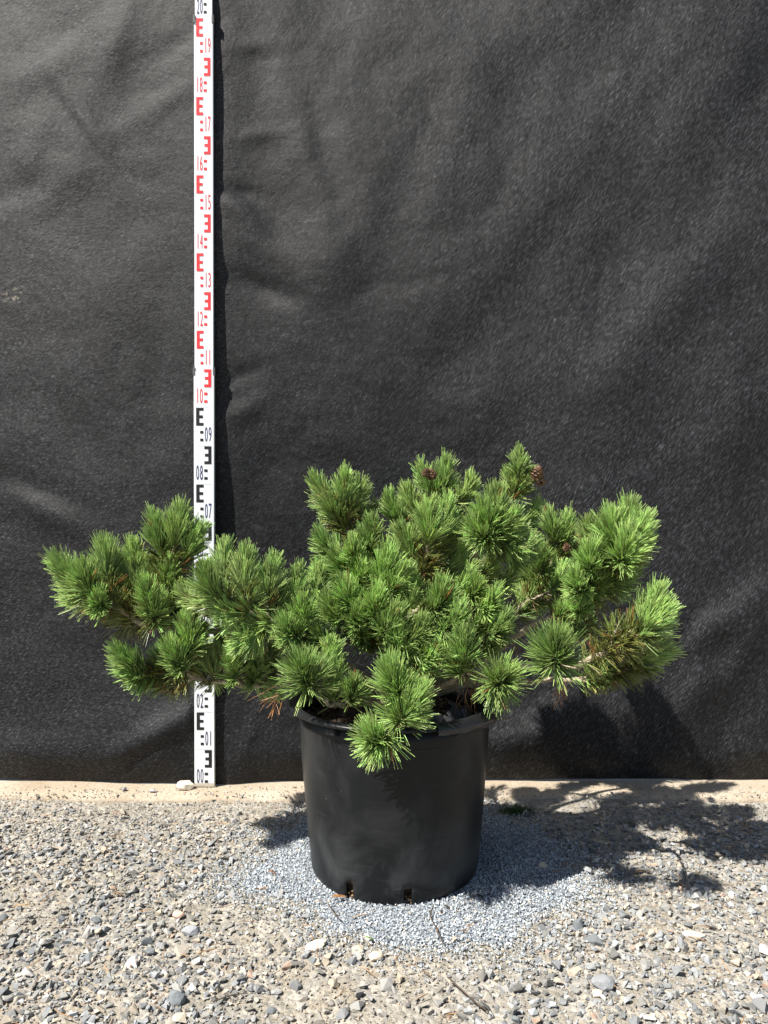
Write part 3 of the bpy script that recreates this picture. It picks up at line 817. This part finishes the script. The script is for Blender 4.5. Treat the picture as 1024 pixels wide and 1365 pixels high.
_budm = []
for k in range(3):
    bm = bmesh.new(); bmesh.ops.create_uvsphere(bm, u_segments=8, v_segments=8, radius=1)
    for v in bm.verts:
        t = (v.co.z + 1) / 2; w_ = 1 - .35 * t
        v.co.x *= w_ * .0034; v.co.y *= w_ * .0034; v.co.z = t * (.013 + .003 * k) - .002
    _budm.append(bm_mesh('bud', bm, True))

# limbs: photo pixel and depth towards (-) or away (+) from the camera at the pot's axis
LIMB = {
 'lowleft': ([(518, 948, 0), (470, 928, -.05), (420, 917, -.04), (350, 914, -.01), (290, 908, 0), (235, 897, .0), (190, 893, .0)], .0085, .0035),
 'farleft': ([(522, 945, .02), (460, 890, .02), (380, 858, .0), (290, 842, .01), (205, 835, .02), (150, 806, .0), (118, 782, -.02)], .0100, .0035),
 'midleft': ([(520, 940, -.02), (455, 880, -.04), (385, 835, -.06), (325, 812, -.08), (290, 795, -.09)], .0090, .0035),
 'upleft': ([(526, 935, 0.0), (505, 860, 0.01), (488, 790, 0.04), (474, 725, 0.08), (448, 685, 0.1)], .0105, .0035),
 'centre': ([(530, 935, .02), (548, 850, .0), (560, 770, .0), (572, 720, .0)], .0100, .0040),
 'centreback': ([(530, 935, 0.04), (545, 830, 0.13), (565, 730, 0.2), (585, 665, 0.2)], .0095, .0035),
 'upright': ([(534, 935, .03), (575, 840, .05), (622, 755, .04), (652, 715, .03), (664, 690, .03)], .0105, .0045),
 'top': ([(534, 932, 0.05), (590, 830, 0.153), (650, 740, 0.207), (684, 665, 0.23), (692, 640, 0.22)], .0085, .0030),
 'right': ([(540, 938, 0.03), (620, 880, 0.11), (690, 815, 0.16), (728, 760, 0.19), (750, 720, 0.18)], .0095, .0035),
 'farright': ([(540, 940, 0.04), (630, 890, 0.08), (700, 838, 0.05), (775, 800, 0.0), (815, 755, -0.05), (832, 730, -0.07)], .0105, .0035),
 'lowright': ([(538, 946, 0.0), (620, 905, -0.03), (690, 888, -0.06), (760, 887, -0.09), (800, 874, -0.11), (840, 846, -0.13), (868, 828, -0.13)], .0095, .0040),
 'droopright': ([(538, 948, 0.04), (620, 914, 0.038), (700, 909, 0.015), (770, 907, -0.018), (820, 902, -0.05), (870, 888, -0.07)], .0075, .0030),
 'frontleft': ([(515, 952, -.05), (470, 938, -.11), (440, 938, -.13), (418, 922, -.14)], .0070, .0035),
 'front': ([(525, 950, -.06), (535, 938, -.14), (540, 945, -.17), (530, 965, -.20)], .0070, .0032),
 'frontright': ([(540, 948, -0.03), (590, 915, -0.095), (625, 895, -0.14), (655, 905, -0.16)], .0080, .0032),
 'inner': ([(528, 940, -.02), (520, 880, -.07), (535, 830, -.09), (560, 812, -.10)], .0080, .0035),
}
# shoots: limb, bud pixel, depth, lean (degrees right of upright), towards the camera, needle length (m), foliated length, options
S = [
 ('farleft', 84, 760, -.02, -34, .25, .062, .15, {}), ('farleft', 112, 768, -.06, -4, .30, .060, .13, {}), ('farleft', 140, 742, .02, -6, .1, .060, .16, {}),
 ('farleft', 176, 742, .04, -12, .1, .055, .14, dict(yellow=.2)), ('farleft', 208, 706, .02, -18, .15, .062, .18, {}), ('farleft', 238, 698, .00, 6, .15, .062, .17, {}),
 ('farleft', 194, 788, -.07, -14, .55, .052, .11, {}), ('farleft', 160, 765, .05, -20, .1, .05, .13, dict(yellow=.1)), ('farleft', 130, 800, .04, -60, .1, .05, .12, dict(newfrac=0, yellow=.2)),
 ('midleft', 276, 775, -.11, -4, .45, .068, .14, {}), ('midleft', 327, 754, -.06, 4, .2, .058, .14, {}), ('midleft', 364, 764, -.05, 10, .2, .058, .14, {}),
 ('midleft', 300, 742, -.02, -2, .0, .056, .14, {}), ('midleft', 396, 778, -.03, 2, .25, .058, .12, {}), ('midleft', 403, 812, -.10, -10, .45, .055, .11, {}),
 ('midleft', 340, 800, -.04, 20, .2, .052, .11, dict(yellow=.25)), ('midleft', 428, 770, .02, 14, .1, .052, .13, {}), ('midleft', 250, 800, -.05, -40, .3, .05, .10, dict(yellow=.4)),
 ('lowleft', 250, 840, -.07, -12, .45, .056, .11, {}), ('lowleft', 164, 878, -.05, -30, .35, .058, .11, {}), ('lowleft', 222, 872, .02, -10, .3, .054, .10, {}),
 ('lowleft', 328, 852, -.06, 10, .5, .052, .10, {}), ('lowleft', 290, 872, .0, 4, .3, .052, .09, dict(yellow=.2)), ('lowleft', 205, 898, .0, -70, .2, .05, .09, dict(yellow=.3, newfrac=0)),
 ('lowleft', 265, 868, .04, -20, .2, .05, .09, dict(yellow=.2)), ('lowleft', 365, 868, .02, 0, .2, .05, .09, {}), ('lowleft', 310, 838, .02, -8, .2, .052, .10, dict(yellow=.15)),
 ('frontleft', 404, 893, -.175, -12, .75, .068, .085, dict(cup=1.45)), ('frontleft', 470, 918, -.17, -22, .6, .050, .07, {}), ('frontleft', 440, 868, -.12, -6, .5, .05, .08, {}),
 ('upleft', 423, 650, 0.11, -22, .15, .054, .13, {}), ('upleft', 460, 646, 0.09, 0, .2, .054, .12, dict(yellow=.12)), ('upleft', 481, 656, 0.11, 22, .1, .050, .12, dict(yellow=.3)),
 ('upleft', 495, 706, 0.01, 0, .3, .054, .12, {}), ('upleft', 470, 734, -0.02, -4, .35, .054, .11, {}), ('upleft', 517, 752, -0.06, 6, .5, .062, .11, {}),
 ('upleft', 462, 794, -0.07, -4, .45, .058, .11, {}), ('upleft', 501, 804, -0.1, 8, .5, .058, .10, {}), ('upleft', 448, 745, 0.01, -12, .2, .054, .12, {}), ('upleft', 440, 690, 0.12, -50, .1, .05, .10, dict(newfrac=0, yellow=.5)),
 ('upleft', 440, 812, -0.07, -20, .4, .054, .10, dict(yellow=.2)), ('upleft', 480, 838, -0.07, 0, .5, .052, .09, dict(yellow=.2)),
 ('centreback', 521, 672, 0.16, -6, .1, .054, .12, {}), ('centreback', 563, 632, 0.2, -16, .1, .056, .12, {}), ('centreback', 593, 630, 0.2, 6, .15, .056, .13, {}), ('centreback', 626, 650, 0.18, 14, .1, .05, .12, dict(yellow=.35)), ('centreback', 545, 665, 0.22, -6, .0, .052, .12, dict(yellow=.3)),
 ('centre', 571, 692, -.03, -3, .35, .066, .16, {}), ('centre', 594, 688, .02, 8, .25, .060, .15, {}), ('centre', 588, 796, -.13, 2, .5, .064, .12, {}), ('centre', 540, 720, .0, -10, .2, .052, .12, dict(yellow=.25)),
 ('centre', 612, 745, .02, 14, .2, .05, .12, dict(yellow=.3)), ('centre', 545, 775, -.06, -8, .4, .054, .11, dict(yellow=.15)),
 ('upright', 661, 672, .01, -4, .25, .060, .10, {}), ('upright', 646, 690, -.02, -16, .3, .058, .09, {}), ('upright', 679, 698, .0, 20, .25, .058, .09, {}), ('upright', 658, 800, -.08, 12, .4, .056, .11, {}), ('upright', 655, 752, .03, 4, .3, .050, .10, dict(yellow=.45)),
 ('upright', 634, 785, -.05, -6, .4, .052, .10, dict(yellow=.25)), ('upright', 690, 720, .06, 30, .1, .05, .09, {}),
 ('top', 692, 614, 0.22, -4, .1, .046, .07, {}), ('top', 704, 640, 0.22, 30, .1, .046, .08, dict(yellow=.5, deadp=.03)), ('top', 712, 684, 0.24, 20, .0, .052, .12, {}), ('top', 680, 644, 0.23, -30, .1, .046, .07, dict(yellow=.4)),
 ('right', 734, 698, 0.17, -14, .2, .058, .13, {}), ('right', 757, 702, 0.17, 8, .2, .058, .13, {}), ('right', 700, 752, 0.19, -14, .3, .052, .12, dict(yellow=.15)), ('right', 768, 784, 0.09, 8, .6, .048, .09, {}), ('right', 712, 790, 0.18, 10, .3, .05, .12, {}), ('right', 690, 778, 0.22, -30, .1, .05, .10, dict(yellow=.2)), ('right', 740, 770, 0.17, 10, .3, .05, .10, {}),
 ('farright', 815, 702, -0.08, -16, .25, .062, .13, {}), ('farright', 838, 690, -0.06, 2, .2, .062, .14, {}), ('farright', 856, 708, -0.09, 22, .3, .062, .13, {}), ('farright', 785, 712, -0.04, -10, .1, .052, .13, dict(yellow=.35)), ('farright', 788, 742, -0.1, 16, .3, .052, .10, {}), ('farright', 850, 745, -0.04, 34, .1, .055, .12, {}), ('farright', 800, 775, -0.06, 30, .3, .05, .11, {}), ('farright', 828, 760, -0.06, 10, .3, .05, .10, dict(yellow=.15)), ('farright', 760, 812, -0.02, 10, .3, .05, .11, dict(deadp=.12)),
 ('lowright', 872, 806, -0.14, 12, .25, .064, .13, {}), ('lowright', 880, 826, -0.15, 34, .2, .062, .12, {}), ('lowright', 846, 838, -0.12, 40, .1, .058, .15, dict(newfrac=0, yellow=.0)), ('lowright', 741, 862, -0.26, 2, .7, .062, .07, dict(cup=1.35)), ('lowright', 866, 850, -0.12, 60, .1, .056, .13, dict(newfrac=0, yellow=.05)), ('lowright', 820, 845, -0.13, 5, .2, .054, .08, dict(newfrac=0, yellow=.05)),
 ('droopright', 882, 874, -0.06, 78, .1, .058, .12, {}), ('droopright', 862, 892, -0.07, 85, .2, .054, .13, dict(newfrac=0, yellow=.0, deadp=.03)), ('droopright', 830, 900, -0.05, 88, .3, .052, .10, dict(newfrac=0, yellow=.05, deadp=.04)),
 ('frontright', 618, 858, -0.17, 4, .55, .056, .09, {}), ('frontright', 671, 904, -0.21, 20, .75, .060, .075, dict(cup=1.4)), ('frontright', 600, 880, -0.15, -20, .5, .045, .06, dict(yellow=.2)),
 ('front', 523, 898, -.20, 4, .55, .056, .075, dict(cup=1.2)), ('front', 546, 944, -.215, 18, .7, .058, .075, dict(cup=1.3)), ('front', 497, 986, -.255, -25, .9, .060, .065, dict(cup=1.5)), ('front', 560, 930, -.2, 25, .5, .05, .06, {}),
 ('midleft', 345, 832, -.07, 6, .4, .054, .10, {}), ('midleft', 304, 815, -.09, -12, .4, .054, .10, {}), ('midleft', 378, 838, -.06, 4, .4, .054, .10, {}), ('farleft', 255, 822, .0, 0, .3, .052, .10, {}), ('lowleft', 345, 888, -.04, 8, .4, .05, .08, {}), ('farleft', 225, 762, .0, 4, .2, .054, .12, dict(yellow=.3)),
 ('upleft', 430, 722, .04, -20, .2, .052, .11, {}), ('frontleft', 445, 900, -.13, -4, .5, .05, .07, {}), ('inner', 578, 872, -.14, 10, .5, .05, .08, {}), ('upright', 640, 835, -.06, 8, .4, .052, .09, {}), ('centre', 622, 775, -.02, 10, .3, .052, .11, {}), ('right', 722, 738, .14, -4, .2, .052, .11, {}), ('droopright', 800, 893, -.05, 40, .3, .05, .07, {}), ('farright', 800, 735, -.06, -6, .3, .054, .10, {}),
 ('inner', 560, 840, -.13, 4, .5, .05, .09, dict(yellow=.2)), ('inner', 530, 850, -.12, -8, .4, .05, .09, dict(yellow=.1)), ('inner', 600, 826, -.12, 10, .4, .052, .09, {}), ('inner', 548, 800, -.08, 0, .3, .05, .1, dict(yellow=.2)),
]
# shoots on the far side, hidden in the main from the front
rb = random.Random(5)
for nm, x0, x1, y0, y1, k in (('farleft', 130, 230, 770, 800, 2), ('midleft', 280, 400, 780, 830, 3), ('upleft', 440, 520, 740.03, 820, 3), ('centreback', 530, 620, 690.08, 800, 3), ('upright', 620, 680, 720, 800, 2), ('right', 690, 760, 735.15, 800, 2), ('farright', 770, 840, 729.92, 790, 3), ('lowright', 800, 860, 824.9, 850, 1)):
    for _ in range(k):
        S.append((nm, rb.uniform(x0, x1), rb.uniform(y0, y1), rb.uniform(.09, .2), rb.uniform(-25, 25), -.4, .054, .13, {}))

sib = []
for (nm, px, py, dy, lean, fwd, Ln, fl, opt) in S:
    if opt.get('cup') or fwd < -.3 or nm in ('front', 'frontleft', 'frontright', 'top', 'lowright', 'droopright') or rb.random() < .08: continue
    for _ in range(1):
        sg = rb.choice((-1, 1)) if 150 < px < 790 else (1 if px < 500 else -1)
        o2 = dict(opt); o2['yellow'] = o2.get('yellow', 0) + rb.uniform(0, .15)
        sib.append((nm, px + sg * rb.uniform(12, 26), py + rb.uniform(16, 34), dy + rb.uniform(-.03, .05), lean + sg * rb.uniform(8, 24), fwd * rb.uniform(.4, 1.2), Ln * rb.uniform(.84, .96), fl * .75, o2))
S += sib

tr = curve_pts([PO + Vector((0.002, 0.01, -.02)), PO + Vector((.003, .005, .02)), PO + Vector((.006, .01, .06)), PO + Vector((.004, .02, .10))], 16)
V, Fq = tube(tr, .024, .014, 12, .06)
link('trunk', np_mesh('trunk', V - np.array(PO), Fq, None, True), M['bark'], pine)

limbs = {}
for nm, (pts, r0, r1) in LIMB.items():
    w3 = [np.array(P3(*p)) for p in pts]
    w3[0] = w3[0] * .35 + np.array(PO + Vector((.003, .008, .035))) * .65
    c = curve_pts(w3, 60)
    c += np.stack([fbm(np.arange(len(c)) * .35 + hash(nm) % 1 + len(nm) * 7, np.full(len(c), k * 9.0 + len(nm)), 2) - .5 for k in range(3)], -1) * .010 * np.minimum(1, np.arange(len(c)) / 8)[:, None]
    V, Fq = tube(c, r0, r1, 10, .09)
    o = link('branch', np_mesh('branch', V - np.array(PO), Fq, None, True), M['bark'], pine)
    limbs[nm] = (c, o, r1)

for (nm, px, py, dy, lean, fwd, Ln, fl, opt) in S:
    c, bo, r1 = limbs[nm]
    if not opt.get('cup') and fwd > 0: fwd *= .62
    if not opt.get('cup'): py -= 4
    H = np.array(P3(px, py, dy)); a = math.radians(lean)
    D = np.array([math.sin(a), -fwd, math.cos(a)]); D /= np.linalg.norm(D)
    # join the limb at a point that lies below and behind the shoot
    aim = H - D * max(fl * .9, .06)
    m = np.linalg.norm(c - aim, axis=1) + .15 * np.abs(np.linalg.norm(c - H, axis=1) - fl * 1.05)
    lo_ = int(len(c) * .25); i = lo_ + int(np.argmin(m[lo_:])); A0 = c[i]
    T = c[min(i + 2, len(c) - 1)] - c[max(i - 2, 0)]; T /= np.linalg.norm(T) + 1e-9
    Ld = np.linalg.norm(H - A0); t = np.linspace(0, 1, 22)[:, None]
    b1 = A0 + T * Ld * .30; b2 = H - D * Ld * .45
    path = (1 - t) ** 3 * A0 + 3 * (1 - t) ** 2 * t * b1 + 3 * (1 - t) * t ** 2 * b2 + t ** 3 * H
    path[3:-2] += R.normal(0, .0012, path[3:-2].shape)
    V, Fq = tube(path, .0036, .0026, 7, .16)
    org = np.array(PO)
    link('twig', np_mesh('twig', V - org, Fq, None, True), M['bark'], bo)
    kw = dict(opt); kw.setdefault('tone', R.uniform(.82, 1.18)); kw.setdefault('yellow', R.uniform(0, .2)); Ln *= R.uniform(.86, 1.08)
    ar = foliate(path, Ln * (1.15 if opt.get('cup') else 1.0), fl, 1.0 if dy < .09 else (.8 if fwd > -.3 else .5), **kw)
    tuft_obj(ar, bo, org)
    if kw.get('newfrac', 1) and fwd > -.3:
        b = link('bud', _budm[R.integers(0, 3)], M['bud'], bo)
        b.location = Vector(H - org); b.rotation_euler = Vector(D).to_track_quat('Z', 'Y').to_euler()
        b.scale = (R.uniform(.8, 1.25),) * 3

# old brown needles still hanging on the bare wood
for nm, px, py, dy, n, dr in (('frontleft', 366, 930, -.10, 16, (-.5, 0, -.8)), ('droopright', 748, 912, -0.02, 14, (-.1, 0, -1)), ('frontright', 626, 915, -0.09, 10, (-.1, 0, -1)), ('lowright', 790, 872, -0.13, 6, (-.2, -.2, .7)),
                              ('lowleft', 225, 905, .0, 20, (-.2, 0, -.9)), ('droopright', 800, 905, -0.04, 7, (.3, 0, -.8)), ('farright', 795, 830, -0.02, 18, (.3, 0, .3)), ('upleft', 440, 668, 0.09, 14, (-.5, 0, .3)), ('right', 690, 855, 0.21, 8, (0, 0, -1))):
    b = np.array(P3(px, py, dy)) + R.normal(0, .008, (n, 3)); d = np.array(dr) + R.normal(0, .35, (n, 3)); d /= np.linalg.norm(d, axis=1)[:, None]
    ar = [b, d, R.uniform(.025, .045, n), R.normal(0, .1, (n, 3)), R.uniform(.0014, .002, n), DEAD * R.uniform(.5, 1.4, (n, 1))]
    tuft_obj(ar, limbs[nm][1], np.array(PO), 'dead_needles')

# small cones
def cone_mesh(seed):
    r = random.Random(seed); bm = bmesh.new()
    for k in range(46):
        t = k / 46; a = k * 2.39996; z = t * .024; rr = .0085 * math.sin(math.pi * min(1, .25 + .8 * t)) + .002
        c = Vector((math.cos(a), math.sin(a), 0)); s_ = Vector((-math.sin(a), math.cos(a), 0)); up = Vector((0, 0, 1))
        b0 = c * rr * .4 + up * z; tip = c * (rr * r.uniform(.95, 1.25)) + up * (z + .004); wv = .0035
        vv = [bm.verts.new(b0 - s_ * wv * .6), bm.verts.new(b0 + s_ * wv * .6), bm.verts.new(tip + s_ * wv), bm.verts.new(tip - s_ * wv), bm.verts.new(b0 + up * .003), bm.verts.new(tip + up * .0022)]
        for f in ((0, 1, 2, 3), (0, 4, 1), (1, 4, 5, 2), (2, 5, 3), (3, 5, 4, 0)): bm.faces.new([vv[q] for q in f])
    return bm_mesh('cone', bm)
for k, (nm, px, py, dy, rx, sc_) in enumerate((('centreback', 577, 640, 0.14, -.4, 1.0), ('centreback', 566, 636, 0.14, .3, .8), ('top', 714, 640, 0.19, .4, 1.3), ('top', 722, 644, 0.19, 1.1, 1.0), ('right', 757, 736, 0.12, .2, .75))):
    o = link('cone', cone_mesh(k), M['cone'], limbs[nm][1]); o.location = P3(px, py, dy) - PO; o.rotation_euler = (rx, .4 * rx, k); o.scale = (sc_,) * 3

# ------------------------------------------------------------------ litter on the chippings and gravel
def flake(name, px, py, L, W, col, rz, label, cat, lift=.006):
    bm = bmesh.new(); rows = []
    for i in range(7):
        t = i / 6; row = []
        for j in (-1, 0, 1):
            ww = W * math.sin(math.pi * (.08 + .84 * t)) * .5
            row.append(bm.verts.new(((t - .5) * L, j * ww, .002 + .003 * math.sin(t * 3 + 1) + (.0015 if j == 0 else 0) * (1 if i % 2 else .4))))
        rows.append(row)
    for i in range(6):
        for j in range(2): bm.faces.new((rows[i][j], rows[i + 1][j], rows[i + 1][j + 1], rows[i][j + 1]))
    bmesh.ops.solidify(bm, geom=bm.faces[:], thickness=.0012)
    me = bm_mesh(name, bm); A = me.attributes.new('Col', 'FLOAT_COLOR', 'POINT')
    A.data.foreach_set('color', np.tile(np.array([*col, 1], np.float32), len(me.vertices)))
    gxp, gyp = ground_at(px, py); o = link(name, me, M['litter']); o.location = (gxp, gyp, float(ground_h(gxp, gyp)) + lift); o.rotation_euler = (0, 0, rz)
    tag(o, label, cat); return o
flake('bark_flake', 452, 1212, .030, .011, (.46, .24, .09), .35, 'orange brown bark flake on the chippings below the left pot slot', 'bark flake', .012)
flake('bark_flake', 363, 1175, .016, .008, (.42, .23, .12), .1, 'orange brown bark flake on the chippings left of the pot', 'bark flake', .010)
flake('bark_flake', 354, 1196, .013, .006, (.44, .28, .16), 1.2, 'small tan flake near the left edge of the chippings', 'bark flake', .010)
flake('bark_flake', 528, 1216, .009, .006, (.30, .13, .08), .4, 'small reddish flake on the chippings in front of the pot', 'bark flake', .010)
flake('bark_flake', 640, 1210, .014, .009, (.10, .055, .03), .2, 'dark brown flake on the chippings right of the pot front', 'bark flake', .010)
flake('bark_flake', 596, 1222, .012, .007, (.13, .08, .05), .0, 'dark brown flake at the upper end of the curved twig', 'bark flake', .010)
flake('bark_flake', 404, 1238, .012, .004, (.40, .22, .14), 1.4, 'thin tan flake at the front left of the chippings', 'bark flake', .010)
flake('green_leaf', 492, 1266, .015, .005, (.16, .34, .04), .1, 'tiny bright green leaf at the front edge of the chippings', 'leaf', .012)
def twig(pts, r, label, lift=.006):
    w3 = []
    for px, py in pts:
        gxp, gyp = ground_at(px, py); w3.append(np.array((gxp, gyp, float(ground_h(gxp, gyp)) + lift + R.uniform(0, .004))))
    c = curve_pts(w3, 24); V, Ft = tube(c, r, r * .6, 6, .15)
    o = link('fallen_twig', np_mesh('fallen_twig', V, Ft, np.tile(np.array([.075, .055, .04]), (len(V), 1)), True), M['litter']); tag(o, label, 'twig'); return o
twig([(578, 1222), (574, 1238), (583, 1255), (591, 1274)], .0013, 'thin dark curved twig at the front of the chippings', .012)
twig([(597, 1314), (615, 1330), (635, 1346), (652, 1360)], .0014, 'thin dark straight twig in the gravel at the bottom of the picture', .010)
twig([(438, 1222), (448, 1236), (455, 1244)], .0012, 'short forked dark twig on the chippings left of centre', .012)
twig([(284, 1342), (310, 1334), (330, 1331)], .0011, 'pale dry stalk on the sandy patch at lower left', .010)
# moss by the ledge
gxp, gyp = ground_at(690, 1085); n = 420
b = np.stack([gxp + R.normal(0, .018, n), gyp + R.normal(0, .008, n), np.full(n, GROUND_Z + .004)], -1); d = np.stack([R.normal(0, .5, n), R.normal(0, .5, n), np.ones(n)], -1); d /= np.linalg.norm(d, axis=1)[:, None]
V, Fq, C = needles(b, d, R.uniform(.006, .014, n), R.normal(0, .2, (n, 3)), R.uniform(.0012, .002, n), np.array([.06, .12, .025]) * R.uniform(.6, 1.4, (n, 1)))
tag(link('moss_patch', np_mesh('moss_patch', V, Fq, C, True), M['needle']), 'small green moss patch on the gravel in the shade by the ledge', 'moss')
# loose fallen needles
n = 170
x = R.uniform(-.9, .9, n); y = R.uniform(1.05, 1.98, n); k = np.hypot(x - POT.x, y - POT.y) > .21; x, y = x[k], y[k]; n = len(x)
a = R.uniform(0, 6.283, n)
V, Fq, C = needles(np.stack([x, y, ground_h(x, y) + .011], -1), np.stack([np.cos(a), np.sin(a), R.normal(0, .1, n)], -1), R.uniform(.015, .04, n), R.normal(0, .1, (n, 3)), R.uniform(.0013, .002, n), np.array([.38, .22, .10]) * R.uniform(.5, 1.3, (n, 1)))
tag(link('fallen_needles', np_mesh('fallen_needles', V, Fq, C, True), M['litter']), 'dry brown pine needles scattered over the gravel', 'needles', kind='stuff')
